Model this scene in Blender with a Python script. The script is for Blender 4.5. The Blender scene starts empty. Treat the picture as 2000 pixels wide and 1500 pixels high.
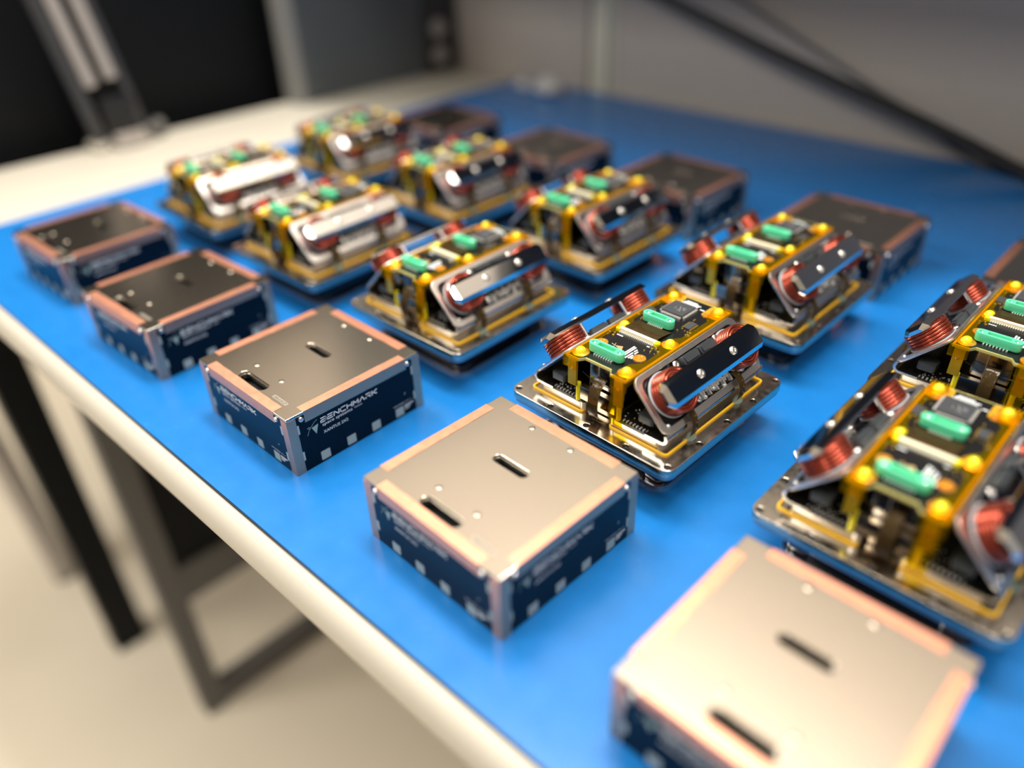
import bpy, math, random
from mathutils import Matrix, Vector
random.seed(7)
sc = bpy.context.scene
COL = sc.collection
U = 0.1            # one layout unit in metres (a box is one unit wide)
S = 0.001          # parts are drawn in millimetres
R = math.radians

# ------------------------------------------------------------------ camera
cd = bpy.data.cameras.new('camera'); cam = bpy.data.objects.new('camera', cd); COL.objects.link(cam)
cd.sensor_fit = 'HORIZONTAL'; cd.sensor_width = 36.0; cd.lens = 36.0 * 1510.1 / 2000.0
cr, cu, cf = Vector((0.7227, 0.6906, -0.0269)), Vector((-0.3688, 0.4182, 0.8301)), Vector((-0.5845, 0.5900, -0.5569))
m3 = Matrix((cr, cu, -cf)).transposed()
cam.matrix_world = Matrix.Translation((0, 0, 0.2979)) @ m3.to_4x4()
cd.clip_start = 0.01; cd.clip_end = 50
cd.dof.use_dof = True; cd.dof.focus_distance = 0.446; cd.dof.aperture_fstop = 1.65
cd.dof.aperture_blades = 0
sc.camera = cam

# ------------------------------------------------------------------ world, lights, exposure
w = bpy.data.worlds.new('world'); sc.world = w; w.use_nodes = True
w.node_tree.nodes['Background'].inputs[0].default_value = (1.0, 0.95, 0.88, 1)
w.node_tree.nodes['Background'].inputs[1].default_value = 0.36
def area(name, loc, size, sizey, power, col, rot=(0, 0, 0)):
    l = bpy.data.lights.new(name, 'AREA'); l.shape = 'RECTANGLE'; l.size = size; l.size_y = sizey
    l.energy = power; l.color = col
    o = bpy.data.objects.new(name, l); o.location = loc; o.rotation_euler = rot; COL.objects.link(o)
area('ceiling_or_fill_light', (-1.55, 0.25, 1.88), 1.2, 0.6, 31, (1, 0.95, 0.87))
area('ceiling_or_fill_light', (0.55, -0.35, 1.88), 1.2, 0.6, 20, (1, 0.95, 0.87))  # unseen lamp added as weak fill
area('ceiling_or_fill_light', (-0.35, 0.62, 1.88), 1.2, 0.3, 36, (1, 0.94, 0.85))
area('ceiling_or_fill_light', (-1.55, -1.5, 1.88), 1.2, 0.6, 42, (1, 0.95, 0.87))  # unseen lamp added to brighten the floor and bench front
vs = sc.view_settings
vs.view_transform = 'Standard'; vs.look = 'None'; vs.gamma = 1.0; vs.use_curve_mapping = False
vs.exposure = 0.22

# ------------------------------------------------------------------ materials
MAT = {}
def mat(name, col, metal=0.0, rough=0.5, bump=0.0, scale=300.0, var=0.0, rvar=0.0, spec=0.5, coat=0.0,
        alpha=1.0, trans=0.0, ior=1.45, stretch=None):
    m = bpy.data.materials.new(name); m.use_nodes = True; nt = m.node_tree; b = nt.nodes['Principled BSDF']
    b.inputs['Metallic'].default_value = metal; b.inputs['Roughness'].default_value = rough
    b.inputs['Base Color'].default_value = (*col, 1); b.inputs['Specular IOR Level'].default_value = spec
    b.inputs['Coat Weight'].default_value = coat; b.inputs['Alpha'].default_value = alpha
    b.inputs['Transmission Weight'].default_value = trans; b.inputs['IOR'].default_value = ior
    tc = nt.nodes.new('ShaderNodeTexCoord'); mp = nt.nodes.new('ShaderNodeMapping')
    if stretch: mp.inputs['Scale'].default_value = stretch
    nt.links.new(tc.outputs['Object'], mp.inputs['Vector'])
    n = nt.nodes.new('ShaderNodeTexNoise'); n.inputs['Scale'].default_value = scale; n.inputs['Detail'].default_value = 4
    nt.links.new(mp.outputs['Vector'], n.inputs['Vector'])
    mx = nt.nodes.new('ShaderNodeMix'); mx.data_type = 'RGBA'
    mx.inputs[6].default_value = tuple(max(0, c * (1 - var)) for c in col) + (1,)
    mx.inputs[7].default_value = tuple(min(1, c * (1 + var)) for c in col) + (1,)
    nt.links.new(n.outputs['Fac'], mx.inputs[0]); nt.links.new(mx.outputs[2], b.inputs['Base Color'])
    if rvar:
        mr = nt.nodes.new('ShaderNodeMapRange'); mr.inputs['To Min'].default_value = max(0.01, rough - rvar)
        mr.inputs['To Max'].default_value = rough + rvar
        nt.links.new(n.outputs['Fac'], mr.inputs['Value']); nt.links.new(mr.outputs[0], b.inputs['Roughness'])
    if bump:
        bp = nt.nodes.new('ShaderNodeBump'); bp.inputs['Strength'].default_value = bump; bp.inputs['Distance'].default_value = 0.001
        nt.links.new(n.outputs['Fac'], bp.inputs['Height']); nt.links.new(bp.outputs[0], b.inputs['Normal'])
    MAT[name] = m
    return m
def film(name, tint, surf, mix, rough):
    """thin tinted plastic film: lets tinted light through and carries a gloss"""
    m = bpy.data.materials.new(name); m.use_nodes = True; nt = m.node_tree; nt.nodes.clear()
    out = nt.nodes.new('ShaderNodeOutputMaterial'); t = nt.nodes.new('ShaderNodeBsdfTransparent')
    t.inputs[0].default_value = (*tint, 1)
    p = nt.nodes.new('ShaderNodeBsdfPrincipled'); p.inputs['Base Color'].default_value = (*surf, 1)
    p.inputs['Roughness'].default_value = rough
    nz = nt.nodes.new('ShaderNodeTexNoise'); nz.inputs['Scale'].default_value = 180; nz.inputs['Detail'].default_value = 3
    tc = nt.nodes.new('ShaderNodeTexCoord'); nt.links.new(tc.outputs['Object'], nz.inputs['Vector'])
    bp = nt.nodes.new('ShaderNodeBump'); bp.inputs['Strength'].default_value = 0.5; bp.inputs['Distance'].default_value = 0.002
    nt.links.new(nz.outputs['Fac'], bp.inputs['Height']); nt.links.new(bp.outputs[0], p.inputs['Normal'])
    x = nt.nodes.new('ShaderNodeMixShader'); x.inputs[0].default_value = mix
    nt.links.new(t.outputs[0], x.inputs[1]); nt.links.new(p.outputs[0], x.inputs[2]); nt.links.new(x.outputs[0], out.inputs[0])
    MAT[name] = m
mat('blue_mat', (0.010, 0.160, 0.49), 0, 0.25, bump=0.006, scale=60, var=0.10, rvar=0.07, spec=0.45)
mat('mat_edge', (0.012, 0.014, 0.02), 0, 0.7)
mat('laminate', (0.54, 0.505, 0.43), 0, 0.42, bump=0.01, scale=300, var=0.03)
mat('floor', (0.80, 0.72, 0.58), 0, 0.35, scale=3, var=0.06, rvar=0.05)
mat('wall', (0.47, 0.425, 0.385), 0, 0.6, bump=0.01, scale=60, var=0.04)
mat('wall_trim', (0.62, 0.60, 0.50), 0, 0.5, scale=40, var=0.03)
mat('ceiling', (0.80, 0.76, 0.70), 0, 0.9, scale=30, var=0.03)
mat('grey_steel', (0.10, 0.112, 0.122), 0, 0.4, bump=0.02, scale=200, var=0.05)
mat('pale_steel', (0.30, 0.30, 0.29), 0.2, 0.4, scale=200, var=0.05)
mat('dark_steel', (0.045, 0.045, 0.047), 0, 0.45, scale=200, var=0.08)
mat('leg_grey', (0.11, 0.105, 0.10), 0, 0.5, scale=100, var=0.05)
mat('black', (0.004, 0.005, 0.006), 0, 0.5, scale=100, var=0.1, spec=0.2)
mat('rubber', (0.012, 0.012, 0.013), 0, 0.5, scale=100, var=0.1)
mat('spring_grey', (0.46, 0.42, 0.39), 0.3, 0.45, scale=100, var=0.05)
mat('nickel', (0.56, 0.50, 0.42), 1, 0.20, bump=0.002, scale=900, var=0.06, rvar=0.04)
mat('plate_nickel', (0.56, 0.50, 0.42), 1, 0.22, bump=0.012, scale=260, var=0.06, rvar=0.10)
mat('alu', (0.82, 0.79, 0.75), 1, 0.34, bump=0.006, scale=400, var=0.04, rvar=0.05)
mat('chrome', (0.80, 0.78, 0.75), 1, 0.06, bump=0.001, scale=300, var=0.02)
mat('steel', (0.72, 0.70, 0.67), 1, 0.22, bump=0.006, scale=400, var=0.05, rvar=0.06)
mat('screw_steel', (0.80, 0.78, 0.75), 1, 0.30, scale=400, var=0.03)
mat('copper_tape', (0.86, 0.41, 0.27), 1, 0.40, bump=0.012, scale=220, var=0.06, rvar=0.08)
mat('navy_board', (0.0018, 0.006, 0.015), 0, 0.25, bump=0.003, scale=500, var=0.1, spec=0.16)
mat('solder_pad', (0.40, 0.46, 0.42), 0.15, 0.38, scale=500, var=0.06)
mat('white_print', (0.85, 0.90, 0.92), 0, 0.5, scale=500, var=0.02)
mat('teal_print', (0.28, 0.40, 0.39), 0, 0.5, scale=500, var=0.05)
mat('black_ink', (0.01, 0.01, 0.01), 0, 0.5, scale=500, var=0.05)
mat('label_film', (0.42, 0.38, 0.32), 0.6, 0.35, scale=500, var=0.05)
mat('black_board', (0.010, 0.010, 0.011), 0, 0.25, bump=0.02, scale=700, var=0.4)
mat('amber_board', (0.52, 0.30, 0.02), 0.1, 0.25, scale=500, var=0.10)
mat('board_edge', (0.50, 0.46, 0.16), 0, 0.35, scale=500, var=0.10)
mat('gasket', (0.80, 0.47, 0.02), 0, 0.35, scale=500, var=0.06)
mat('kapton_gold', (0.50, 0.34, 0.02), 0.5, 0.2, bump=0.02, scale=300, var=0.15, coat=0.4)
mat('kapton_yellow', (0.92, 0.80, 0.018), 0.2, 0.16, bump=0.15, scale=500, var=0.12, coat=0.5)
mat('eyelet', (0.80, 0.36, 0.04), 0.6, 0.25, scale=500, var=0.05)
mat('green_plastic', (0.10, 0.64, 0.36), 0, 0.33, bump=0.01, scale=500, var=0.03)
mat('chip', (0.045, 0.048, 0.055), 0, 0.45, bump=0.03, scale=900, var=0.1)
mat('chip_print', (0.20, 0.21, 0.22), 0, 0.5, scale=500, var=0.05)
mat('tin', (0.88, 0.87, 0.84), 0.6, 0.28, scale=500, var=0.05)
mat('gold', (0.80, 0.55, 0.10), 0.8, 0.25, scale=500, var=0.08)
mat('tan_print', (0.48, 0.33, 0.16), 0.3, 0.4, scale=500, var=0.05)
mat('ivory', (0.78, 0.72, 0.52), 0, 0.35, scale=500, var=0.04)
mat('enamel_wire', (0.33, 0.06, 0.035), 0.75, 0.20, scale=300, var=0.15)
mat('clear_washer', (0.55, 0.62, 0.66), 0.1, 0.15, scale=300, var=0.05, coat=0.6)
mat('ferrite', (0.045, 0.052, 0.058), 0, 0.32, scale=500, var=0.08)
mat('inner_metal', (0.33, 0.28, 0.22), 1, 0.16, bump=0.004, scale=150, var=0.10, rvar=0.06)
mat('under_plate', (0.36, 0.36, 0.38), 1, 0.35, scale=200, var=0.05)
mat('dark_housing', (0.006, 0.008, 0.012), 0, 0.15, scale=200, var=0.1)
mat('smoke_plastic', (0.012, 0.020, 0.034), 0, 0.08, scale=200, var=0.1, coat=0.8)
mat('wire_black', (0.01, 0.008, 0.008), 0, 0.4, scale=200, var=0.1)
film('kapton_film', (1.0, 0.84, 0.06), (0.40, 0.31, 0.004), 0.09, 0.07)
film('flex_film', (0.30, 0.20, 0.06), (0.10, 0.065, 0.025), 0.40, 0.09)
film('glue', (0.75, 0.88, 0.86), (0.42, 0.55, 0.55), 0.35, 0.10)
film('clear_bag', (0.90, 0.90, 0.90), (0.85, 0.83, 0.80), 0.65, 0.15)

# ------------------------------------------------------------------ mesh helpers (millimetres)
def rr(x0, x1, y0, y1, r, n=5):
    pts = []
    for cx, cy, a0 in ((x1 - r, y0 + r, -90), (x1 - r, y1 - r, 0), (x0 + r, y1 - r, 90), (x0 + r, y0 + r, 180)):
        for i in range(n + 1):
            a = R(a0 + 90 * i / n); pts.append((cx + r * math.cos(a), cy + r * math.sin(a)))
    return pts
def circ(cx, cy, r, n=16):
    return [(cx + r * math.cos(2 * math.pi * i / n), cy + r * math.sin(2 * math.pi * i / n)) for i in range(n)]
class MB:
    def __init__(s): s.v = []; s.f = []; s.T = None
    def add(s, vs, fs):
        o = len(s.v)
        s.v += [tuple(s.T @ Vector(p)) for p in vs] if s.T else [tuple(p) for p in vs]
        s.f += [tuple(i + o for i in f) for f in fs]; return s
    def box(s, x0, x1, y0, y1, z0, z1, c=0.0):
        if c:
            return s.extr(rr(x0, x1, y0, y1, c, 1), z0, z1)
        return s.add([(x0, y0, z0), (x1, y0, z0), (x1, y1, z0), (x0, y1, z0), (x0, y0, z1), (x1, y0, z1), (x1, y1, z1), (x0, y1, z1)],
                     [(3, 2, 1, 0), (4, 5, 6, 7), (0, 1, 5, 4), (1, 2, 6, 5), (2, 3, 7, 6), (3, 0, 4, 7)])
    def extr(s, poly, z0, z1):
        n = len(poly)
        return s.add([(x, y, z0) for x, y in poly] + [(x, y, z1) for x, y in poly],
                     [tuple(range(n - 1, -1, -1)), tuple(range(n, 2 * n))] + [(i, (i + 1) % n, n + (i + 1) % n, n + i) for i in range(n)])
    def loft(s, secs, cap=True):
        """closed rings of equal length joined in turn"""
        n = len(secs[0]); vs = [p for q in secs for p in q]; fs = []
        for k in range(len(secs) - 1):
            for i in range(n):
                fs.append((k * n + i, k * n + (i + 1) % n, (k + 1) * n + (i + 1) % n, (k + 1) * n + i))
        if cap: fs += [tuple(range(n - 1, -1, -1)), tuple(range((len(secs) - 1) * n, len(secs) * n))]
        return s.add(vs, fs)
    def lathe(s, prof, cx=0, cy=0, n=16):
        secs = [[(cx + r * math.cos(2 * math.pi * i / n), cy + r * math.sin(2 * math.pi * i / n), z) for i in range(n)] for r, z in prof]
        return s.loft(secs)
    def tube(s, path, r, n=8, closed=False):
        P = [Vector(p) for p in path]; secs = []; L = len(P); up = None
        for i in range(L):
            if closed: t = (P[(i + 1) % L] - P[i - 1]).normalized()
            else: t = (P[min(i + 1, L - 1)] - P[max(i - 1, 0)]).normalized()
            if up is None: up = Vector((0, 0, 1)) if abs(t.z) < 0.9 else Vector((1, 0, 0))
            a = (up - t * up.dot(t)).normalized(); b = t.cross(a); up = a
            secs.append([tuple(P[i] + (a * math.cos(2 * math.pi * k / n) + b * math.sin(2 * math.pi * k / n)) * r) for k in range(n)])
        if closed: secs.append(secs[0])
        return s.loft(secs, cap=not closed)
    def ribbon(s, path, half, th, axis):
        """strip of given half width along axis following path"""
        ax = Vector(axis); P = [Vector(p) for p in path]; secs = []
        for i in range(len(P)):
            t = (P[min(i + 1, len(P) - 1)] - P[max(i - 1, 0)]).normalized(); nrm = t.cross(ax).normalized()
            secs.append([tuple(P[i] - ax * half - nrm * th / 2), tuple(P[i] + ax * half - nrm * th / 2),
                         tuple(P[i] + ax * half + nrm * th / 2), tuple(P[i] - ax * half + nrm * th / 2)])
        return s.loft(secs)
    def mesh(s, name, k=S, smooth=38):
        m = bpy.data.meshes.new(name); m.from_pydata([(x * k, y * k, z * k) for x, y, z in s.v], [], s.f); m.update()
        finish(m, smooth); return m
def finish(m, smooth):
    if smooth:
        m.polygons.foreach_set('use_smooth', [True] * len(m.polygons)); m.set_sharp_from_angle(angle=R(smooth))
def plate_mesh(name, outer, holes, z0, z1, bevel=0.0, k=S):
    """flat plate with through holes, from filled 2D splines"""
    c = bpy.data.curves.new(name, 'CURVE'); c.dimensions = '2D'; c.fill_mode = 'BOTH'
    for poly in [outer] + list(holes):
        sp = c.splines.new('POLY'); sp.points.add(len(poly) - 1)
        for q, (x, y) in zip(sp.points, poly): q.co = (x, y, 0, 1)
        sp.use_cyclic_u = True
    c.extrude = (z1 - z0) / 2 - bevel
    c.bevel_depth = bevel; c.bevel_resolution = 1; c.offset = -bevel
    o = bpy.data.objects.new('tmp', c); m = bpy.data.meshes.new_from_object(o)
    bpy.data.objects.remove(o); bpy.data.curves.remove(c); m.name = name; m.materials.clear()
    m.transform(Matrix.Scale(k, 4) @ Matrix.Translation((0, 0, (z0 + z1) / 2))); finish(m, 38)
    return m
def text_mb(mb, txt, size, T, shear=0.0, width=None, th=0.05):
    """flat lettering laid on a face through matrix T, baseline start at its origin"""
    c = bpy.data.curves.new('t', 'FONT'); c.body = txt; c.size = size; c.shear = shear; c.resolution_u = 2
    o = bpy.data.objects.new('tmp', c); m = bpy.data.meshes.new_from_object(o)
    kx = 1.0
    if width and m.vertices: kx = width / max(1e-6, max(v.co.x for v in m.vertices))
    old = mb.T; mb.T = T
    mb.add([(v.co.x * kx, v.co.y, th) for v in m.vertices], [tuple(p.vertices) for p in m.polygons])
    mb.T = old; bpy.data.objects.remove(o); bpy.data.curves.remove(c); bpy.data.meshes.remove(m)
def stroke(mb, pts, wd, T, th=0.05):
    old = mb.T; mb.T = T
    for (x0, y0), (x1, y1) in zip(pts, pts[1:]):
        d = Vector((x1 - x0, y1 - y0)); d.normalize(); n = Vector((-d.y, d.x)) * wd / 2; e = d * wd * 0.32
        mb.add([(x0 - e.x - n.x, y0 - e.y - n.y, th), (x1 + e.x - n.x, y1 + e.y - n.y, th), (x1 + e.x + n.x, y1 + e.y + n.y, th), (x0 - e.x + n.x, y0 - e.y + n.y, th)], [(0, 1, 2, 3)])
    mb.T = old

# ------------------------------------------------------------------ object helpers
STUFF = {'board_parts', 'silkscreen', 'gold_parts', 'chip_pins', 'socket_pins', 'connector_pins', 'loop_pads', 'small_print', 'brand_lettering', 'subtitle_lettering', 'model_lettering', 'year_lettering'}
def obj(name, mesh, material, parent=None, loc=(0, 0, 0), M=None, label=None):
    if isinstance(mesh, MB): mesh = mesh.mesh(name)
    if not mesh.materials: mesh.materials.append(MAT[material])
    o = bpy.data.objects.new(name, mesh); COL.objects.link(o); o.parent = parent
    if M is not None: o.matrix_local = M
    else: o.location = [c * S for c in loc]
    if label: o['label'] = label
    if name in STUFF: o['kind'] = 'stuff'
    return o
def thing(name, label, cat, loc=(0, 0, 0), rz=0.0, group=None):
    o = bpy.data.objects.new(name, None); COL.objects.link(o); o.empty_display_size = 0.02
    o.location = loc; o.rotation_euler = (0, 0, rz); o['label'] = label; o['category'] = cat
    if group: o['group'] = group
    return o
def tag(o, label, cat, group=None):
    o['label'] = label; o['category'] = cat
    if group: o['group'] = group
    return o
def structure(o): o['kind'] = 'structure'; return o
def copy_tree(o, parent=None):
    c = o.copy(); COL.objects.link(c); c.parent = parent
    for ch in o.children: copy_tree(ch, c)
    return c

# ------------------------------------------------------------------ the room (layout units scaled by U)
def ubox(*a, c=0.0):
    b = MB(); b.box(*a, c=c); return b
def uobj(name, mb, material, parent=None, loc=(0, 0, 0)):
    m = mb.mesh(name, k=U); m.materials.append(MAT[material])
    o = bpy.data.objects.new(name, m); COL.objects.link(o); o.parent = parent; o.location = loc; return o
FZ = -8.5
structure(uobj('floor', ubox(-45, 30, -35, 10.3, FZ - 0.3, FZ), 'floor'))
wb = structure(uobj('wall_back', ubox(-45, 30, 10.12, 10.4, FZ, 19), 'wall'))
for x0, x1 in ((-30, -12.6), (-12.55, -8.03), (-7.45, 6.0), (6.05, 18)):
    uobj('wall_panel', ubox(x0, x1, 9.99, 10.13, -3.0, 19), 'wall', wb)
structure(uobj('ceiling', ubox(-45, 30, -35, 10.4, 19, 19.3), 'ceiling'))
structure(uobj('wall_left', ubox(-45.3, -45, -35, 10.4, FZ, 19), 'wall'))
tr = MB(); tr.extr([(-8.02, 10.13), (-7.46, 10.13), (-7.5, 10.02), (-7.6, 9.97), (-7.6, 9.92), (-7.86, 9.92), (-7.86, 9.97), (-7.98, 10.02)], -3.0, 19)
structure(uobj('trim_1', tr, 'wall_trim'))

# ------------------------------------------------------------------ workbench, mat
bench = thing('workbench', 'cream laminate workbench with rounded front edge and grey steel legs', 'table', (0, 0, FZ * U))
def bpart(name, mb, material, parent=bench):
    return uobj(name, mb, material, parent, (0, 0, -FZ * U) if parent is bench else (0, 0, 0))
ang = 0.018                                        # the front edge runs slightly askew to the rows
def fy(x): return 1.255 + ang * (x + 1.5)
def nose(x, y_off=0.0):
    y0 = fy(x) - 0.09
    pr = [(9.97, -0.35), (9.97, -0.022)]
    for i in range(9):
        a = R(90 + 180 * i / 8); pr.append((y0 + 0.10 + 0.12 * math.cos(a), -0.187 + 0.165 * math.sin(a)))
    return [(x, y, z) for y, z in pr]
top = MB(); top.loft([nose(-11.3), nose(16)])
bpart('tabletop', top, 'laminate')
for lx in (-9.0, 12.0):
    bpart('leg', ubox(lx - 0.32, lx, 1.78, 2.12, FZ, -0.36), 'leg_grey')
    bpart('leg', ubox(lx - 0.32, lx, 8.4, 8.74, FZ, -0.36), 'leg_grey')
    bpart('foot_bar', ubox(lx - 0.3, lx - 0.02, 2.12, 8.4, FZ + 0.02, FZ + 0.42), 'leg_grey')
    bpart('cross_bar', ubox(lx - 0.3, lx - 0.02, 2.12, 8.4, -6.0, -5.35), 'leg_grey')
    bpart('leg_frame_infill', ubox(lx - 0.2, lx - 0.1, 2.12, 8.4, -5.35, -0.36), 'black')  # black sheet filling the leg frame above the cross bar
matm = MB()
def mring(x, z): return (x, fy(x) + 0.0, z)
x0, x1 = -9.22, 14.6
matm.add([(x0, fy(x0), 0), (x1, fy(x1), 0), (x1, 9.93, 0), (x0 - 0.22, 9.93, 0),
          (x0, fy(x0), -0.008), (x1, fy(x1), -0.008), (x1, 9.93, -0.008), (x0 - 0.22, 9.93, -0.008)],
         [(0, 1, 2, 3), (0, 4, 5, 1), (1, 5, 6, 2), (2, 6, 7, 3), (3, 7, 4, 0)])
mo = thing('bench_mat', 'bright blue rubber bench mat under the metal boxes and modules', 'mat', (0, 0, 0))
uobj('mat_surface', matm, 'blue_mat', mo)
mu = MB(); mu.loft([[(x0 - 0.004, fy(x0) - 0.006, z), (x1, fy(x1) - 0.006, z), (x1, 9.93, z), (x0 - 0.224, 9.93, z)] for z in (-0.022, -0.008)])
uobj('backing', mu, 'mat_edge', mo)

# ------------------------------------------------------------------ around the bench
hut = thing('bench_riser', 'grey steel bench riser with side panel and round bolts against wall', 'shelf', (0, 0, -0.0022))
hz = 0.022
sp = uobj('side_panel', ubox(-11.28, -10.98, 6.75, 9.2, 0, 8.0), 'grey_steel', hut)
uobj('front_flange', ubox(-11.29, -10.965, 6.58, 6.75, 0, 8.0), 'pale_steel', hut)
uobj('upright', ubox(-11.25, -10.93, 9.2, 9.92, 0, 8.0), 'dark_steel', hut)
for z in (0.29, 0.72):
    b = MB(); b.T = Matrix.Translation((-10.93, 9.5, z)) @ Matrix.Rotation(R(90), 4, 'Y'); b.lathe([(0.15, 0), (0.15, 0.05), (0.11, 0.09), (0.04, 0.10)], n=20)
    uobj('bolt', b, 'spring_grey', hut)
uobj('shelf_board', ubox(-10.98, 15, 6.6, 9.92, 3.6, 3.9), 'dark_steel', hut)
uobj('side_panel', ubox(15, 15.3, 6.6, 9.92, 0, 8.0), 'grey_steel', hut)

bc = thing('equipment_cabinet', 'tall black cabinet behind the left end of the bench', 'cabinet', (0, 0, FZ * U))
bpart2 = lambda name, mb, m: uobj(name, mb, m, bc, (0, 0, -FZ * U))
bpart2('body', ubox(-16.0, -12.0, -1.0, 8.2, -1.4, 5.2), 'black')
for y0, y1 in ((-0.9, 3.5), (3.7, 8.1)): bpart2('door', ubox(-12.0, -11.9, y0, y1, -1.2, 5.0), 'black')
for x in (-15.6, -12.4):
    for y in (4.2, 7.7): bpart2('leg', ubox(x - 0.2, x + 0.2, y - 0.2, y + 0.2, FZ, -1.4), 'black')
post = thing('floor_post', 'black square floor post beside the grey bench leg', 'post', (-11.6 * U, 1.58 * U, FZ * U))
uobj('column', ubox(-0.24, 0.24, -0.26, 0.26, 0.06, 6.9), 'black', post); uobj('foot_plate', ubox(-0.26, 0.26, -0.28, 0.28, 0, 0.06), 'black', post)

pl = MB(); pl.tube([(0, 0, 0.1), (0, -0.06, 2.0), (0, -0.16, 4.5), (0, -0.2, 6.4)], 0.21, 12)
pole = thing('leaning_pole', 'blurred grey tube leaning on the floor left of the black post', 'pole', (-14.0 * U, 1.36 * U, FZ * U))
uobj('tube', pl, 'spring_grey', pole)
pl = MB(); pl.lathe([(0.2, 0), (0.2, 0.14), (0.15, 0.2)], n=14); uobj('rubber_tip', pl, 'rubber', pole)
lamp = thing('sprung_arm', 'dark grey sprung lamp arm clamped at the bench end', 'lamp', (-11.12 * U, 3.95 * U, -0.0022))
def seg(p0, p1, half, hx):
    m = MB(); a = Vector(p0); b = Vector(p1); t = (b - a).normalized(); n = Vector((1, 0, 0)); s_ = t.cross(n)
    ring = lambda p: [tuple(p + n * hx + s_ * half), tuple(p - n * hx + s_ * half), tuple(p - n * hx - s_ * half), tuple(p + n * hx - s_ * half)]
    m.loft([ring(a), ring(b)]); return m
lean = Vector((0, -0.150, 1.0))
for y, z0, mt, hw in ((-0.32, 0.12, 'dark_steel', 0.075), (0.27, 0.20, 'dark_steel', 0.05)):
    a = Vector((0, y, z0)); uobj('rail', seg(a, a + lean * 2.6, hw, 0.05), mt, lamp)
for y, z0 in ((-0.235, 0.80), (0.035, 0.86)):
    a = Vector((0.02, y, z0)); m = MB(); m.tube([tuple(a + lean * t) for t in (0, 0.7, 1.4, 2.0)], 0.085, 12); uobj('spring_tube', m, 'spring_grey', lamp)
uobj('pivot_block', ubox(-0.06, 0.06, -0.20, 0.22, 0.16, 0.62), 'rubber', lamp)
m = MB(); m.extr(rr(-0.20, 0.25, -0.22, 0.30, 0.12, 4), 0.022, 0.07); m.extr(rr(-0.16, 0.2, -0.16, 0.26, 0.1, 4), 0.07, 0.17); uobj('clamp_base', m, 'spring_grey', lamp)
uobj('clamp_jaw', ubox(-0.2, 0.15, -0.46, -0.26, 0.022, 0.10, c=0.05), 'laminate', lamp)
m = MB(); m.T = Matrix.Translation((0.0, 0.30, 0.13)) @ Matrix.Rotation(R(-90), 4, 'X'); m.lathe([(0.07, 0), (0.07, 0.12), (0.11, 0.12), (0.11, 0.24), (0.06, 0.26)], n=14); uobj('clamp_knob', m, 'leg_grey', lamp)

cab = MB(); CP = [(-7.6, 9.52, 1.86), (-6.9, 9.52, 1.63), (-6.3, 9.52, 1.45), (-5.58, 9.52, 1.24), (-4.82, 9.52, 1.01), (-3.86, 9.52, 0.75), (-2.85, 9.52, 0.48), (-2.27, 9.52, 0.31), (-1.84, 9.52, 0.17), (-1.5, 9.52, 0.08), (-0.9, 9.53, 0.075), (0.4, 9.5, 0.075)]
cab.tube(CP, 0.075, 10); o = uobj('cable', cab, 'rubber'); tag(o, 'thick black cable drooping along the grey wall onto the mat', 'cable')
thin = MB(); thin.tube([(-6.6, 9.9, 2.1), (-5.6, 9.9, 1.52), (-4.9, 9.9, 1.22), (-4.2, 9.9, 0.93), (-3.5, 9.9, 0.62), (-3.0, 9.9, 0.42), (-2.6, 9.85, 0.2), (-2.2, 9.8, 0.03), (-1.5, 9.82, 0.03)], 0.028, 8)  # grey tube laid along the wall as the cast shadow of the cable
o = uobj('wire_or_shadow_line', thin, 'leg_grey'); tag(o, 'thin grey line standing in for the shadow of the black cable on the wall', 'cable')
def crumple(name, x, y, rx, rz, seed, label):
    rnd = random.Random(seed); m = MB(); n, k = 14, 7; secs = []
    for j in range(k):
        t = j / (k - 1); ring = []
        for i in range(n):
            a = 2 * math.pi * i / n; r = rx * math.sin(math.pi * (0.16 + 0.80 * t)) * (0.72 + 0.5 * rnd.random())
            ring.append((r * math.cos(a), 0.7 * r * math.sin(a), rz * t * (0.85 + 0.15 * rnd.random()) if 0 < j < k - 1 else rz * t))
        secs.append(ring)
    m.loft(secs); o = uobj(name, m, 'clear_bag', None, (x * U, y * U, 0)); tag(o, label, 'plastic scrap')
crumple('plastic_scrap', -8.27, 9.35, 0.27, 0.30, 3, 'larger crumpled clear plastic scrap at the far mat corner by wall trim')
crumple('plastic_scrap', -8.85, 9.4, 0.15, 0.16, 5, 'smaller crumpled clear plastic scrap left of the larger one')

# ------------------------------------------------------------------ shared small meshes
def screw_mesh(name, r, h):
    m = MB(); m.lathe([(r, 0), (r * 1.0, h * 0.35), (r * 0.82, h * 0.85), (r * 0.55, h), (r * 0.42, h), (r * 0.36, h * 0.45), (0.02, h * 0.42)], n=14)
    return m.mesh(name)
SCREW_TOP = screw_mesh('screw', 1.9, 0.55); SCREW_TOP.materials.append(MAT['nickel'])
SCREW_SIDE = screw_mesh('screw', 1.75, 1.3); SCREW_SIDE.materials.append(MAT['screw_steel'])
SCREW_BIG = screw_mesh('screw', 2.6, 1.15); SCREW_BIG.materials.append(MAT['screw_steel'])

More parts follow.
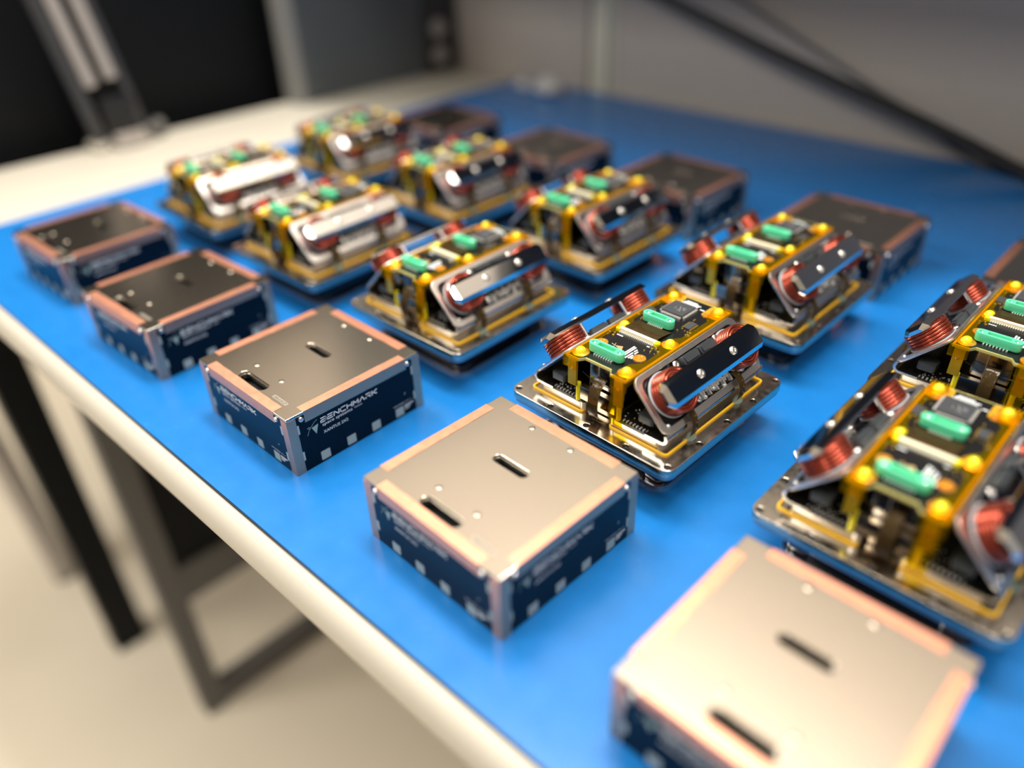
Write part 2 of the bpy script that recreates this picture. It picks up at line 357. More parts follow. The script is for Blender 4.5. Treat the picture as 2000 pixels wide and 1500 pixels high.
# ------------------------------------------------------------------ the metal box
BX, BY, BH = 50.0, 49.2, 41.0
LET = {'B': [[(0, 1), (.86, 1), (1, .86), (1, .64), (.86, .5), (.12, .5)], [(.86, .5), (1, .36), (1, .14), (.86, 0), (0, 0), (0, .42)]],
       'E': [[(0.05, 1), (1, 1)], [(0, .5), (.92, .5)], [(0, .5), (0, 0), (1, 0)]],
       'N': [[(0, 0), (0, 1), (1, 0), (1, 1)]], 'C': [[(1, 1), (.2, 1), (0, .8), (0, .2), (.2, 0), (1, 0)]],
       'H': [[(0, 0), (0, 1)], [(1, 0), (1, 1)], [(0, .5), (1, .5)]], 'M': [[(0, 0), (0, 1), (.5, .3), (1, 1), (1, 0)]],
       'A': [[(0, 0), (.5, 1), (1, 0)]], 'R': [[(0, 1), (.86, 1), (1, .86), (1, .6), (.86, .46), (.3, .46)], [(.45, .46), (1, 0)], [(0, 0), (0, .3)]],
       'K': [[(0, 0), (0, 1)], [(1, 1), (.2, .5), (1, 0)]]}
def face_T(kind):
    """matrix: x along the reading direction, y up, z out of the face"""
    if kind == 0: X, Z, o = Vector((1, 0, 0)), Vector((0, -1, 0)), Vector((0, -BY, 0))
    if kind == 1: X, Z, o = Vector((0, 1, 0)), Vector((1, 0, 0)), Vector((BX, 0, 0))
    if kind == 2: X, Z, o = Vector((-1, 0, 0)), Vector((0, 1, 0)), Vector((0, BY, 0))
    if kind == 3: X, Z, o = Vector((0, -1, 0)), Vector((-1, 0, 0)), Vector((-BX, 0, 0))
    Y = Vector((0, 0, 1)); M = Matrix((X, Y, Z)).transposed().to_4x4(); M.translation = o; return M
def make_box():
    t = thing('electronics_box', '', 'box', (0, 0, 0), 0, 'metal topped electronics boxes')
    slots = [rr(-15, 13, -42.3, -35.2, 3.4, 6), rr(-12.6, 11.2, 5.2, 11.2, 2.9, 6)]
    obj('top_plate', plate_mesh('top_plate', rr(-BX, BX, -BY, BY, 0.5, 1), slots, 38.9, BH, 0.3), 'nickel', t)
    inner = MB(); inner.box(-BX + 3, BX - 3, -BY + 3, BY - 3, 0.6, 34); obj('inner_block', inner, 'black', t)  # added black block, makes the interior behind the slots read dark
    liner = plate_mesh('slot_liner', rr(-22, 22, -46, 16, 2, 2), [rr(-14.6, 12.6, -41.8, -35.7, 3, 6), rr(-12.2, 10.8, 5.6, 10.8, 2.5, 6)], 36.2, 38.85)
    obj('slot_liner', liner, 'steel', t)
    for x, y in ((-15, -28), (13, -28), (-15, 39), (13, 39)): obj('screw', SCREW_TOP, None, t, (x, y, BH - 0.15))
    for k in range(4):
        T = face_T(k); hw = BX if k % 2 == 0 else BY
        m = MB(); m.T = T; m.box(-hw, hw, 0.0, 38.88, -1.6, 0.0); bd = obj('side_board', m, 'navy_board', t)
        for u in (-31.6, -12.3, 7.0, 26.2):
            p = MB(); p.T = T; p.extr(rr(u, u + 6.5, 1.5, 7.8, 0.5, 2), 0.0, 0.09); obj('pad', p, 'solder_pad', bd)
        for u in (-43.9, 41.9):
            for z in (8.1, 27.3):
                p = MB(); p.T = T; p.extr(rr(u, u + 2.0, z, z + 6.4, 0.4, 2), 0.0, 0.09); obj('edge_pad', p, 'solder_pad', bd)
        tx = MB(); pitch = 4.74
        for i, ch in enumerate('BENCHMARK'):
            T2 = T @ Matrix.Translation((-27.6 + i * pitch, 27.75, 0)) @ Matrix(((1, 0.10, 0, 0), (0, 1, 0, 0), (0, 0, 1, 0), (0, 0, 0, 1)))
            for st in LET[ch]: stroke(tx, [(x * 3.55, y * 2.9) for x, y in st], 0.66, T2, 0.07)
        obj('brand_lettering', tx, 'white_print', bd); tx = MB()
        text_mb(tx, 'space systems', 3.0, T @ Matrix.Translation((-27.2, 24.9, 0)), 0.12, 22.0, 0.07)
        obj('subtitle_lettering', tx, 'white_print', bd); tx = MB()
        text_mb(tx, '\u00a92023', 1.4, T @ Matrix.Translation((-3.6, 25.4, 0)), 0, 5.8, 0.07)
        obj('year_lettering', tx, 'white_print', bd); tx = MB()
        text_mb(tx, 'XANTUS 2X2', 2.9, T @ Matrix.Translation((-27.0, 19.5, 0)), 0, 17.8, 0.07)
        obj('model_lettering', tx, 'white_print', bd); tx = MB()
        text_mb(tx, '100-00021-01-1', 1.25, T @ Matrix.Translation((24.6, 9.6, 0)), 0, 15.0, 0.07)
        for j, z in enumerate((7.3, 5.7, 4.3)):
            old = tx.T; tx.T = T
            for q in range((6, 4, 3)[j]): tx.box(33.8 + q * 1.25, 34.7 + q * 1.25, z - 0.5 + 0.2 * j, z + 0.35, 0, 0.07)
            tx.T = old
        stroke(tx, [(34.2, 16.1), (35.2, 16.1), (35.2, 17.1)], 0.2, T, 0.07)
        obj('small_print', tx, 'white_print', bd)
        lg = MB(); lg.T = T; lg.add([(-34.3, 27.6, .07), (-31.7, 22.0, .07), (-29.5, 28.3, .07)], [(0, 1, 2)])
        lg.T = None; stroke(lg, [(-37.6, 23.6), (-36.4, 26.2), (-34.6, 28.2), (-32.0, 30.4), (-30.0, 31.4)], 0.28, T, 0.07)
        stroke(lg, [(-37.0, 28.6), (-36.0, 28.9), (-34.9, 28.1), (-35.6, 27.5), (-36.8, 28.2)], 0.28, T, 0.07)
        obj('emblem', lg, 'teal_print', bd)
        # folded tape over the top edge
        tp = MB(); tp.T = T
        lo = -37.5 if k % 2 else -38.5; hi = 38.2 if k % 2 else 37.0
        rnd = random.Random(40 + k)
        top_in = 6.3
        n = 14
        secs = []
        for i in range(n + 1):
            u = lo + (hi - lo) * i / n; j = rnd.uniform(-0.12, 0.12); b = rnd.uniform(0, 0.10)
            secs.append([(u, 33.4 + j * 0.5, 0.02), (u, 33.4 + j * 0.5, 0.16 + b * .5), (u, BH + 0.14, 0.17), (u, BH + 0.12 + b, -top_in + j), (u, BH - 0.02, -top_in + j), (u, BH - 0.02, 0.02)])
        tp.loft(secs); obj('copper_tape', tp, 'copper_tape', t)
        for u in (-39.9, 39.3):
            obj('screw', SCREW_SIDE, None, t, M=face_M(T, u, 37.0))
    for k in range(4):                              # corner tape, folded round each upright edge
        sx, sy = ((1, -1), (1, 1), (-1, 1), (-1, -1))[k]
        ct = MB(); rnd = random.Random(60 + k); secs = []
        for i in range(9):
            z = 0.1 + (BH - 2.2) * i / 8; j = rnd.uniform(-0.1, 0.1)
            P = [(BX + 0.13, BY - 6.1 + j), (BX + 0.15, BY + 0.15), (BX - 6.1 + j, BY + 0.13), (BX - 6.1 + j, BY + 0.01), (BX + 0.01, BY + 0.01), (BX + 0.01, BY - 6.1 + j)]
            secs.append([(sx * x, sy * y, z) for x, y in (P if sx * sy > 0 else P[::-1])])
        ct.loft(secs); obj('corner_tape', ct, 'copper_tape', t)
    lb = MB(); lb.extr(rr(22.6, 37.4, -41.0, -38.3, 1.0, 3), BH, BH + 0.06); l = obj('label', lb, 'label_film', t)
    tx = MB(); text_mb(tx, 'X4-5.0-27', 2.3, Matrix.Translation((23.6, -40.5, BH + 0.03)), 0.2, 12.8, 0.06); obj('label_text', tx, 'black_ink', l)
    return t
def face_M(T, u, z):
    M = (T @ Matrix.Translation((u, z, 0))).copy(); M.translation = M.translation * S; return M

BOXES = [('A', -6.688, 1.584, .045, 'electronics box in the front row, farthest left, dark metal top'),
 ('B', -5.016, 1.542, .050, 'electronics box in the front row, second from the left, dark metal top'),
 ('C', -3.399, 1.603, .003, 'sharply focused electronics box, middle of the front row, two black slots on top'),
 ('D', -1.686, 1.582, -.026, 'electronics box in the front row, second from right, left of the sharp module'),
 ('E', -0.041, 1.551, -.004, 'blurred electronics box nearest the camera at the bottom right, bright pale top'),
 ('V1', -6.90, 5.944, 0.0, 'electronics box in the back row by the wall, farthest left, mostly hidden'),
 ('V2', -5.161, 5.918, -.017, 'electronics box in the back row by the wall, second from left'),
 ('V3', -3.538, 5.985, -.014, 'electronics box in the back row by the wall, third from left'),
 ('V4', -1.782, 5.912, -.007, 'electronics box in the back row behind the right module, fourth from left, blue side'),
 ('V5', -0.10, 5.93, 0.0, 'electronics box in the back row, cut off at the right picture edge')]
proto = make_box()
for i, (k, x, y, th, label) in enumerate(BOXES):
    o = proto if i == 0 else copy_tree(proto)
    c, s = math.cos(th), math.sin(th); lx, ly = -0.5, 0.492
    o.location = ((x + c * lx - s * ly) * U, (y + s * lx + c * ly) * U, 0.0); o.rotation_euler = (0, 0, th)
    if k[0] == 'V': pass
    o['label'] = label

# ------------------------------------------------------------------ the thruster module
PA, PB = 59.5, 60.7
A45 = R(45)
def side_M(sgn):
    """panel frame: x along the module, y up the slope, z out of the panel"""
    X, Y, Z = Vector((0, sgn, 0)), Vector((-sgn * math.cos(A45), 0, math.sin(A45))), Vector((sgn * math.sin(A45), 0, math.cos(A45)))
    M = Matrix((X, Y, Z)).transposed().to_4x4(); M.translation = Vector((sgn * 47.5, 0, 42.0)); return M
def make_side_meshes():
    d = {}
    d['frame'] = plate_mesh('side_panel', rr(-49, 49, -1.2, 35, 5.5, 5), [rr(-45.3, 45.3, 2.6, 31.6, 5, 5)], -0.9, 0.9, 0.25)
    m = MB(); m.extr(rr(-47, 47, 0, 34, 4, 3), -1.9, -0.95); d['board'] = m.mesh('panel_board')
    # U-bend rail at the foot and the lower arm under it, in panel coordinates
    def P(x, z):  # module x,z -> panel y,z (right side)
        dx, dz = x - 47.5, z - 42.0
        return (-math.cos(A45) * dx + math.sin(A45) * dz, math.sin(A45) * dx + math.cos(A45) * dz)
    rail = MB()
    def bend(u0, u1):
        outer = []; inner = []
        for i in range(13):
            a = R(-90 + 135 * i / 12); outer.append(P(45 + 4.0 * math.cos(a), 39.5 + 4.0 * math.sin(a))); inner.append(P(45 + 2.4 * math.cos(a), 39.5 + 2.4 * math.sin(a)))
        ring = [P(34, 35.5)] + outer + inner[::-1] + [P(34, 37.1)]
        rail.loft([[(u, y, z) for y, z in ring] for u in (u0, u1)])
    for a, b in ((-49, -30.2), (-23.6, 17.8), (24.6, 49)): bend(a, b)
    d['rail'] = rail.mesh('bent_rail')
    m = MB()
    for lev in range(5):
        h = 1.9 + lev * 1.98; rs = (12.0,) if 0 < lev < 4 else (12.0, 10.1, 8.3)
        for r in rs: m.tube([(r * math.cos(2 * math.pi * i / 36) , r * math.sin(2 * math.pi * i / 36), h + 0.35 * math.sin(i / 36 * 2 * math.pi)) for i in range(36)], 1.0, 7, True)
    d['coil'] = m.mesh('wire_coil', smooth=80)
    m = MB(); m.lathe([(6.4, 0.0), (6.4, 10.5), (2, 10.5)], n=24); d['core'] = m.mesh('coil_core')
    d['washer'] = plate_mesh('coil_washer', circ(0, 0, 13.6, 32), [circ(0, 0, 6.6, 24)], 0.0, 0.8)
    bar = MB()
    def sec(u, k):
        pts = [(10.2, 11.0), (10.2, 12.4), (12.6, 15.0), (23.4, 15.0), (26.2, 12.2), (26.2, 11.0)]
        return [(u, 18.4 + (y - 18.4) * k, 11.0 + (h - 11.0) * k if k < 1 else h) for y, h in pts]
    bar.loft([sec(-46.5, 0.55), sec(-43.2, 1), sec(43.2, 1), sec(46.5, 0.55)]); d['bar'] = bar.mesh('core_bar', smooth=20)
    m = MB(); m.extr(rr(-7.5, 7.5, -2.6, 2.6, 1.2, 2), 0, 4.4); m.extr(rr(-6.2, 6.2, -1.8, 1.8, 0.8, 2), 4.4, 5.4); d['ferrite'] = m.mesh('ferrite_block')
    m = MB(); m.lathe([(1.0, 0), (1.0, 10.8), (0.3, 10.8)], n=10); d['post'] = m.mesh('standoff')
    for i, (W, L_, H) in enumerate(((0.55, 2.0, 1.6), (0.7, 1.3, 1.1), (0.5, 1.7, 1.9))):
        m = MB(); m.extr(rr(-W, W, -L_, L_, 0.2, 1), -0.95, H); d['comp%d' % i] = m.mesh('component')
    m = MB(); m.lathe([(1.2, -0.9), (1.2, 0.8), (0.6, 1.6), (0.1, 1.7)], n=10); d['dome'] = m.mesh('solder_dome')
    # flex loop from the panel down to the base
    m = MB(); path = [P(*q) for q in ((44.6, 48.8), (47.6, 47.8), (50.4, 45.0), (52.0, 41.2), (52.2, 37.2), (51.4, 33.6), (50.0, 31.4))]
    m.ribbon([(0, y, z) for y, z in path], 2.7, 0.25, (1, 0, 0)); d['loop'] = m.mesh('flex_loop')
    m = MB(); 
    for i in range(6):
        y, z = path[1][0] + (path[5][0] - path[1][0]) * i / 5, 0
        j = min(5, 1 + int(i * 0.9)); q = path[j]; m.lathe([(0.35, 0), (0.3, 0.2), (0.05, 0.25)], 1.0, q[0], 6)
    m = MB()
    for i, (y, z) in enumerate(path[1:-1]): m.box(0.6, 1.2, y - 0.3, y + 0.3, z + 0.05, z + 0.45)
    d['loop_pads'] = m.mesh('loop_pads')
    m = MB(); rnd = random.Random(5); secs = []
    y0, z0 = P(50.2, 31.0)
    Mi = side_M(1).inverted()
    def G(x, y, z): return tuple(Mi @ Vector((x, y, z)))
    for k, (r, z) in enumerate(((4.2, 30.2), (3.8, 32.0), (2.6, 33.8), (0.9, 34.6))):
        secs.append([G(50.0 + 0.62 * r * math.cos(2 * math.pi * i / 12) * rnd.uniform(.85, 1.1), r * math.sin(2 * math.pi * i / 12) * rnd.uniform(.85, 1.1), z) for i in range(12)])
    m.loft(secs); d['glue'] = m.mesh('glue_blob')
    # little board inside the lower arm with parts on it
    return d
def make_module():
    t = thing('thruster_module', '', 'electronics', (0, 0, 0), 0, 'thruster modules on square plates')
    tray = MB(); tray.extr(rr(-46, 46, -46, 46, 7), 0, 1.6); tr_ = obj('support_tray', tray, 'smoke_plastic', t)
    for sx in (-1, 1):
        for sy in (-1, 1):
            b = MB(); b.extr(rr(*sorted((sx * 44, sx * 30)), *sorted((sy * 44, sy * 30)), 4, 4), 1.6, 6.0); obj('tray_foot', b, 'smoke_plastic', tr_)
    rim = plate_mesh('tray_rim', rr(-47, 47, -47, 47, 8, 5), [rr(-45.6, 45.6, -45.6, 45.6, 7, 5)], 0.0, 2.2); obj('tray_rim', rim, 'steel', tr_)
    h = MB(); h.extr(rr(-42, 42, -43, 43, 6), 1.7, 21.0); obj('lower_housing', h, 'dark_housing', t)
    def holes(r):
        H = [circ(sx * 55.3, sy * 56.3, r, 14) for sx in (-1, 1) for sy in (-1, 1)]
        for v in (-28.15, 0, 28.15):
            H += [circ(v, -57.3, r, 14), circ(v, 57.3, r, 14), circ(-56.6, v, r, 14), circ(56.6, v, r, 14)]
        return H
    obj('base_plate', plate_mesh('base_plate', rr(-PA, PA, -PB, PB, 7, 6), holes(2.0), 25.0, 30.0, 0.2), 'plate_nickel', t)
    obj('under_plate', plate_mesh('under_plate', rr(-PA + .9, PA - .9, -PB + .9, PB - .9, 6.2, 6), holes(1.6), 22.2, 24.98, 0.15), 'under_plate', t)
    for sg in (-1, 1):
        g = plate_mesh('gasket', rr(*sorted((sg * 9.5, sg * 50.4)), -50.4, 50.4, 2.5, 3), [rr(*sorted((sg * 10.5, sg * 49.3)), -49.3, 49.3, 1.5, 3)], 30.0, 31.1); obj('gasket', g, 'gasket', t)
        b = MB()
        for z0, z1, e in ((30.0, 32.4, 0.0), (32.4, 33.0, 0.6), (33.0, 35.4, 0.15)):
            b.extr(rr(*sorted((sg * (10.2 + e), sg * (43.8 - e))), -48.6 + e, 48.6 - e, 2.2, 3), z0, z1)
        bb = obj('base_block', b, 'alu', t)
        pc = MB(); pc.lathe([(2.6, 30.9), (2.6, 36.4), (1.6, 36.6)], sg * 11.5, -46.3, 14); obj('corner_pillar', pc, 'screw_steel', bb)
        lb = MB(); lb.extr(rr(*sorted((sg * 12.5, sg * 43.5)), -47.8, 47.8, 1.5, 2), 35.45, 36.5); l = obj('lower_board', lb, 'black_board', t)
        cp = MB(); rnd = random.Random(20 + sg)
        for i in range(9):
            x = 17.5 + i * 2.3; cp.box(*sorted((sg * x, sg * (x + 0.9))), -47.0, -45.2 + 0.3 * (i % 2), 36.5, 37.1)
        for i in range(26):
            x = rnd.uniform(15, 41); y = rnd.uniform(-44, -32); a = rnd.uniform(.4, 1.2); q = rnd.uniform(.3, .8)
            cp.box(*sorted((sg * x, sg * (x + a))), y, y + q, 36.5, 36.5 + rnd.uniform(.2, .7))
        obj('board_parts', cp, 'tin', l)
        ib = MB(); ib.box(*sorted((sg * 27, sg * 37)), -46.5, -36, 41.5, 46.0, c=1.0); obj('inductor', ib, 'ferrite', t)
    # top board with its notch
    out = [(-21.5, -51.5), (-12.5, -51.5), (-10.2, -47.8), (8.2, -47.8), (10.5, -51.5), (21.5, -51.5), (21.5, 51.5), (-21.5, 51.5)]
    obj('top_board_core', plate_mesh('top_board_core', out, [], 65.3, 66.9), 'board_edge', t)
    tb = MB(); tb.extr([(x * 0.985, y * 0.985) for x, y in out], 66.9, 67.0); brd = obj('top_board', tb, 'black_board', t)
    am = MB()
    for sg in (-1, 1):
        am.box(*sorted((sg * 20.2, sg * 21.4)), -50.5, 50.5, 67.0, 67.08)
    for y in (-44.5, -4.5, 46):
        for sg in (-1, 1): am.extr(circ(sg * 16.4, y, 4.9, 18), 67.0, 67.1)
    for sg in (-1, 1): am.extr(rr(*sorted((sg * 9, sg * 21.3)), 37, 50.6, 2, 3), 67.0, 67.09)
    obj('amber_pads', am, 'amber_board', brd)
    for y in (-44.5, -4.5, 46):
        for sg in (-1, 1):
            m = MB(); m.lathe([(3.2, 67.1), (3.0, 68.2), (2.2, 69.6), (1.2, 70.2), (0.05, 70.3)], sg * 16.4, y, 16); obj('taped_screw', m, 'kapton_yellow', t)
            m2 = MB(); m2.lathe([(5.2, 67.1), (4.6, 67.4), (3.3, 67.6), (3.2, 67.15)], sg * 16.4, y, 18); obj('washer', m2, 'eyelet', t)
    for x, y in ((-14.4, -28.3), (12.6, -28.3), (-14.8, 38.4), (12.6, 38.4)):
        r = 3.9 if y < 0 else 2.7
        m = MB(); m.lathe([(r, 67.1), (r * .95, 67.5), (r * .62, 67.55), (r * .55, 67.25), (r * .42, 67.25), (r * .36, 67.9), (0.05, 68.1)], x, y, 18); obj('eyelet', m, 'eyelet', t)
    for y0, L in ((-38.6, 24.0), (10.0, 21.5)):
        cx = -2.4; r = 3.0
        body = plate_mesh('connector', rr(cx - L / 2, cx + L / 2, y0 - r, y0 + r, r - 0.02, 6), [circ(cx - L / 2 + 3, y0, 1.55, 12), circ(cx + L / 2 - 3, y0, 1.55, 12), rr(cx - L / 4, cx + L / 4, y0 - 1.6, y0 + 1.6, 0.3, 1)], 67.9, 73.2, 0.25)
        c = obj('connector', body, 'green_plastic', t, label='mint green plastic connector')
        fl = MB(); fl.box(cx - L / 2 + 2, cx + L / 2 - 2, y0 - 1.9, y0 + 1.9, 67.6, 70.2); obj('connector_floor', fl, 'green_plastic', c)
        for sg in (-1, 1):
            m = MB(); m.lathe([(1.45, 70.2), (1.45, 72.2), (0.7, 72.5), (0.1, 72.2)], cx + sg * (L / 2 - 3), y0, 12); obj('connector_screw', m, 'screw_steel', c)
        pn = MB()
        for i in range(8):
            x = cx - L / 2 + 6 + i * (L - 12) / 7; pn.box(x - .38, x + .38, y0 - r - 1.1, y0 - r + 0.6, 67.1, 67.9); pn.box(x - .2, x + .2, y0 - .25, y0 + .25, 70.2, 71.2)
        obj('connector_pins', pn, 'tin', c)
    fc = MB(); fc.box(-15.0, 10.6, -11.6, -9.0, 67.0, 69.4, c=0.3); f = obj('ribbon_socket', fc, 'ivory', t)
    for x0, x1 in ((-17.2, -14.2), (9.8, 12.8)):
        e = MB(); e.box(x0, x1, -12.4, -8.4, 67.0, 69.0, c=0.4); obj('socket_latch', e, 'kapton_yellow', f)
    pn = MB()
    for i in range(20): pn.box(-13.8 + i * 1.22, -13.2 + i * 1.22, -13.1, -11.6, 67.05, 67.7)
    obj('socket_pins', pn, 'tin', f)
    rb = MB(); rb.ribbon([(-2.2, -9.0, 68.2), (-2.2, -6, 69.0), (-2.2, -1, 68.6), (-2.2, 4, 67.8), (-2.2, 6.6, 67.3)], 11.8, 0.2, (1, 0, 0)); obj('ribbon', rb, 'flex_film', f)
    ch = MB(); ch.extr(rr(-11.0, 4.0, 24.6, 40.0, 0.4, 2), 67.3, 69.2); cc = obj('chip', ch, 'chip', t, label='square dark grey chip with tin legs')
    pn = MB()
    for i in range(16):
        q = 25.4 + i * 0.92; pn.box(4.0, 5.5, q, q + .52, 67.1, 68.1); pn.box(-12.5, -11.0, q, q + .52, 67.1, 68.1)
        q = -10.2 + i * 0.89; pn.box(q, q + .5, 23.1, 24.6, 67.1, 68.1); pn.box(q, q + .5, 40.0, 41.5, 67.1, 68.1)
    obj('chip_pins', pn, 'tin', cc)
    cpz = MB()
    T = Matrix.Translation((1.2, 28.4, 69.2)) @ Matrix.Rotation(R(90), 4, 'Z')
    stroke(cpz, [(2.4, 0.4), (5.6, 0.4), (5.6, 2.4), (2.4, 0.4)], 0.4, T); stroke(cpz, [(0.2, 1.9), (6, 4.6)], 0.5, T); stroke(cpz, [(1.4, 6.2), (4.2, 6.6)], 0.35, T); stroke(cpz, [(0.5, 3.2), (1.5, 4.6), (2.4, 3.4)], 0.35, T)
    obj('chip_marking', cpz, 'chip_print', cc)
    wp = MB(); rnd = random.Random(3)
    for row, (x, y0, y1) in enumerate(((2.2, -35, -19.5), (3.6, -34, -20), (5.6, -33, -25.5), (5.6, -24.5, -21.5), (7.2, -32, -27.5), (7.2, -26.5, -23.0), (8.6, -31.5, -28.0))):
        y = y0
        while y < y1:
            L = rnd.uniform(.7, 1.5); wp.box(x, x + 0.95, y, min(y + L, y1), 67.0, 67.06); y += L + .28
    for row, (y, x0, x1) in enumerate(((43.4, -9, 3), (45.0, -8, 4), (46.6, -7, 1), (-15.6, -13.6, -9.4), (41.9, 5.5, 8.5), (-15.2, 7.6, 9.6))):
        x = x0
        while x < x1:
            L = rnd.uniform(.6, 1.3); wp.box(x, min(x + L, x1), y, y + 1.0, 67.0, 67.06); x += L + .3
    obj('silkscreen', wp, 'white_print', brd)
    km = MB(); km.add([(-1.8, -25.6, 67.07), (-0.2, -28.6, 67.07), (1.2, -24.4, 67.07), (-4.2, -23.4, 67.07)], [(0, 1, 2), (0, 2, 3)])
    km = MB(); km.add([(-6.6, -26.0, 67.07), (0.4, -29.0, 67.07), (-2.2, -24.0, 67.07)], [(0, 1, 2)])
    TI = Matrix.Identity(4); TI.translation = (0, 0, 67.02)
    stroke(km, [(-9.2, -25.4), (-6.6, -26.0)], 0.6, TI); stroke(km, [(-7.6, -23.8), (-6.6, -26.0), (-6.2, -28.2)], 0.4, TI)
    obj('kite_mark', km, 'tan_print', brd)
    gp = MB(); rnd = random.Random(8)
    for cx, cy in ((-17.2, 20), (13.0, 20.5)):
        for i in range(9): gp.box(cx - 3.4, cx - 2.2, cy - 4 + i * .95, cy - 3.5 + i * .95, 67.0, 67.5); gp.box(cx + 2.0, cx + 3.2, cy - 4 + i * .95, cy - 3.5 + i * .95, 67.0, 67.5)
    for i in range(34):
        x = rnd.choice((rnd.uniform(-19.5, -13.5), rnd.uniform(9.0, 19.0))); y = rnd.choice((rnd.uniform(8, 15), rnd.uniform(26, 35), rnd.uniform(-20, -14)))
        gp.box(x, x + rnd.uniform(.5, 1.6), y, y + rnd.uniform(.5, 1.2), 67.0, 67.0 + rnd.uniform(.2, .9))
    obj('gold_parts', gp, 'gold', brd)
    for cx, cy in ((-17.2, 20), (13.0, 20.5)):
        m = MB(); m.box(cx - 2.2, cx + 2.0, cy - 4.2, cy + 4.2, 67.0, 68.0, c=0.2); obj('small_chip', m, 'chip', t)
    # tape laid over the board edges and ends
    for sg in (-1, 1):
        k = MB(); xs = sg * 21.9
        rnd = random.Random(30 + sg); secs = []
        for i in range(21):
            y = -53.5 + 107 * i / 20; j = rnd.uniform(-.3, .3); b = rnd.uniform(0, .22)
            q = [(sg * (12.6 + j) if abs(y) > 37 or abs(y + 4) < 8 else sg * (17.2 + j), 67.35 + b), (sg * 20.5, 67.5 + b), (xs, 67.0), (xs + sg * .2, 63.6 + j), (xs + sg * .05, 63.6 + j), (xs - sg * .15, 66.8), (sg * 20.4, 67.3 + b), (sg * (17.2 + j) if not (abs(y) > 37 or abs(y + 4) < 8) else sg * (12.6 + j), 67.2 + b)]
            secs.append([(x, y, z) for x, z in (q if sg > 0 else q[::-1])])
        k.loft(secs); obj('amber_tape', k, 'kapton_film', t)
    for ye in (-1, 1):
        for sg in (-1, 1):
            k = MB(); y = ye * 53.0
            k.box(*sorted((sg * 12.0, sg * 22.4)), *sorted((ye * 51.4, ye * 53.6)), 60.5, 67.3, c=0.5); obj('tape_wrap', k, 'kapton_film', t)
            p = MB(); p.box(*sorted((sg * 13.6, sg * 19.6)), *sorted((ye * 50.2, ye * 51.7)), 48.0, 65.3); pt = obj('end_tab', p, 'kapton_gold', t)
            q = MB(); q.T = Matrix.Translation((sg * 16.6, ye * 51.7, 59.4)) @ Matrix.Rotation(R(90 * ye * -1), 4, 'X'); q.lathe([(1.1, -0.02), (1.1, .35), (.5, .5), (.05, .5)], n=10); obj('tab_rivet', q, 'gold', pt)
            r = MB(); r.lathe([(1.6, 36.4), (1.6, 48.2), (.5, 48.2)], sg * 15.0, ye * 47.5, 10); obj('end_post', r, 'kapton_yellow', t)
            fl_ = MB(); fl_.ribbon([(sg * 17, ye * 52.2, 60), (sg * 17, ye * 53.0, 53), (sg * 16.5, ye * 53.4, 46), (sg * 15.8, ye * 52.0, 39.5), (sg * 15.5, ye * 50.4, 34)], 4.6, 0.2, (1, 0, 0))
            if (sg > 0 and ye < 0) or (sg < 0 and ye > 0): obj('tape_tail', fl_, 'kapton_film', t)
    ih = MB(); ih.extr(rr(-10.5, 10.5, -43.5, 43.5, 1, 2), 30.9, 64.8); ih2 = obj('inner_housing', ih, 'inner_metal', t)
    sm = MB(); sm.box(-3.2, -2.6, -44.2, -43.4, 38, 64.6); obj('inner_seam', sm, 'screw_steel', ih2)
    ct = MB(); ct.box(-13.5, 12.5, -48.0, -45.2, 38.0, 46.2, c=0.4); cb = obj('cross_bar', ct, 'inner_metal', t)
    cl = MB(); cl.box(-13.6, 12.6, -48.3, -44.9, 46.2, 47.0, c=0.3); obj('cross_bar_edge', cl, 'steel', cb)
    fx = MB(); fx.ribbon([(1.8, -46.5, 57.5), (1.8, -49.0, 57.0), (1.8, -52.4, 53.5), (1.8, -54.6, 48.2), (1.8, -55.0, 42.5), (1.8, -54.2, 37.0), (1.8, -52.2, 32.6), (1.8, -49.5, 31.0)], 3.6, 0.3, (1, 0, 0)); obj('flex_loop', fx, 'flex_film', t)
    wr = MB(); wr.tube([(-13.5, -46, 55.5), (-5, -47.5, 54.2), (3, -47.5, 54.0), (14, -49, 55.2)], 0.25, 6); obj('wire_or_shadow_line', wr, 'wire_black', t)
    d = make_side_meshes()
    for sg in (1, -1):
        M = side_M(sg); Mm = M.copy(); Mm.translation = M.translation * S
        pn = obj('side_panel', d['frame'], 'alu', t, M=Mm)
        L = lambda nm, key, mt, x=0, y=0, z=0, **kw: obj(nm, d[key], mt, pn, (x, y, z), **kw)
        L('panel_board', 'board', 'black_board'); L('bent_rail', 'rail', 'steel')
        for u in (-31, 32):
            L('coil_washer', 'washer', 'clear_washer', u, 17.6, 0.0); L('coil_core', 'core', 'steel', u, 17.6); L('wire_coil', 'coil', 'enamel_wire', u, 17.6)
        L('core_bar', 'bar', 'chrome')
        for u in (-16, 16.5): obj('screw', SCREW_BIG, None, pn, (u, 18.4, 15.0))
        for u, y in ((-14.4, 28.6), (25.0, 28.6), (-13.0, 6.2), (30.6, 6.0)): obj('screw', SCREW_BIG, None, pn, (u, y, 0.9))
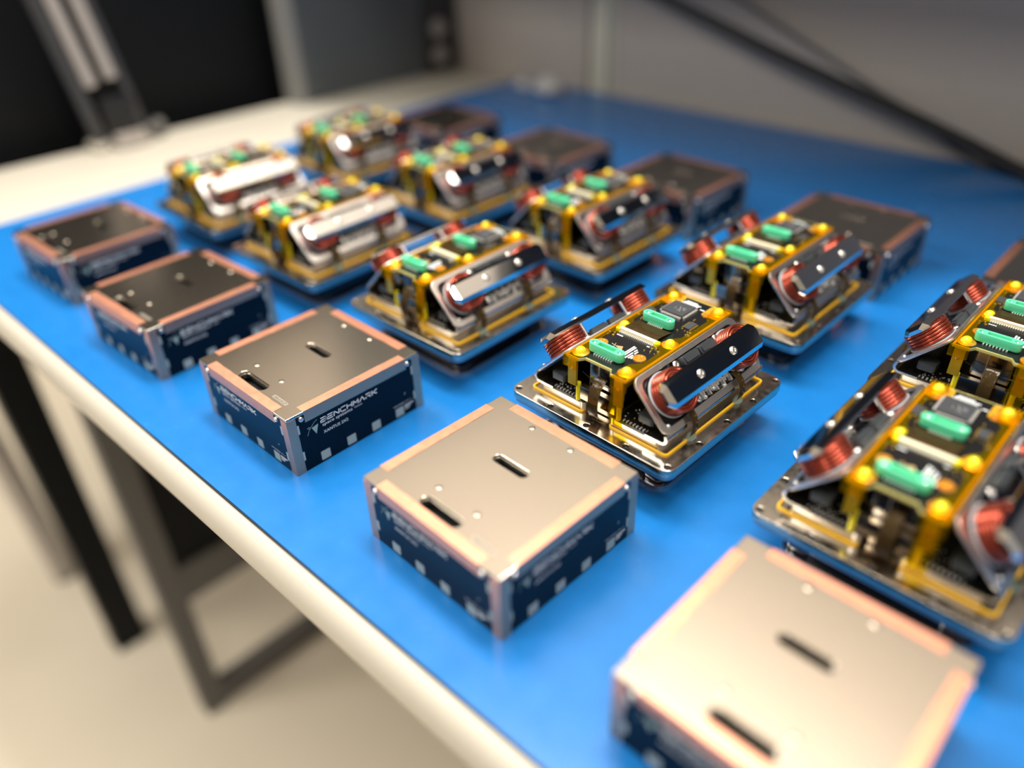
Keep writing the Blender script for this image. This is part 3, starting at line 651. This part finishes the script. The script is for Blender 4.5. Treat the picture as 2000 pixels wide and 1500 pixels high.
        for u in (-3.0, 13.5): L('ferrite_block', 'ferrite', 'ferrite', u, 28.2, -0.8)
        for u in (-17.5, 20.5): L('standoff', 'post', 'screw_steel', u, 24.6, 0)
        rnd = random.Random(11)
        for i in range(13):
            u = -9.5 + i * 2.35; y = 5.6 + 1.2 * (i % 3) + rnd.uniform(-.4, .4)
            L('component', 'comp%d' % (i % 3), 'tin', u, y, 0.0)
            if i % 3 == 0: L('component', 'comp1', 'tin', u + 0.5, y + 3.2, -0.5)
            if i % 4 == 1: L('solder_dome', 'dome', 'tin', u, y - 2.6, 0.0)
        for u in (-43.5, 44): L('solder_dome', 'dome', 'tin', u, 3.6, 0.0)
        for u in (-26.9, 21.2):
            L('flex_loop', 'loop', 'flex_film', u); L('loop_pads', 'loop_pads', 'gold', u); L('glue_blob', 'glue', 'glue', u)
    return t
MODS = [('T1', -6.525, 2.822, .002, 'thruster module in the second row, farthest left beside the cream bench strip'),
 ('T2', -4.938, 2.795, .030, 'thruster module in the second row, second from left, pale reflecting bar'),
 ('T3', -3.313, 2.835, .014, 'thruster module in the middle of the second row, bright white reflecting bar'),
 ('T4', -1.603, 2.766, -.023, 'sharply focused thruster module at the picture centre with black reflecting bar'),
 ('T5', 0.026, 2.800, -.002, 'large blurred thruster module in the right foreground'),
 ('U1', -6.686, 4.385, -.008, 'thruster module in the third row, farthest left and most blurred'),
 ('U2', -5.001, 4.360, -.008, 'thruster module in the third row, second from left'),
 ('U3', -3.350, 4.395, .003, 'thruster module in the middle of the third row'),
 ('U4', -1.692, 4.404, -.006, 'thruster module in the third row, directly behind the sharp one'),
 ('U5', -0.030, 4.30, 0.0, 'thruster module in the third row, cut off at the right picture edge')]
proto = make_module()
for i, (k, x, y, th, label) in enumerate(MODS):
    o = proto if i == 0 else copy_tree(proto)
    c, s = math.cos(th), math.sin(th); lx, ly = -0.595, 0.6075
    o.location = ((x + c * lx - s * ly) * U, (y + s * lx + c * ly) * U, 0.0); o.rotation_euler = (0, 0, th); o['label'] = label
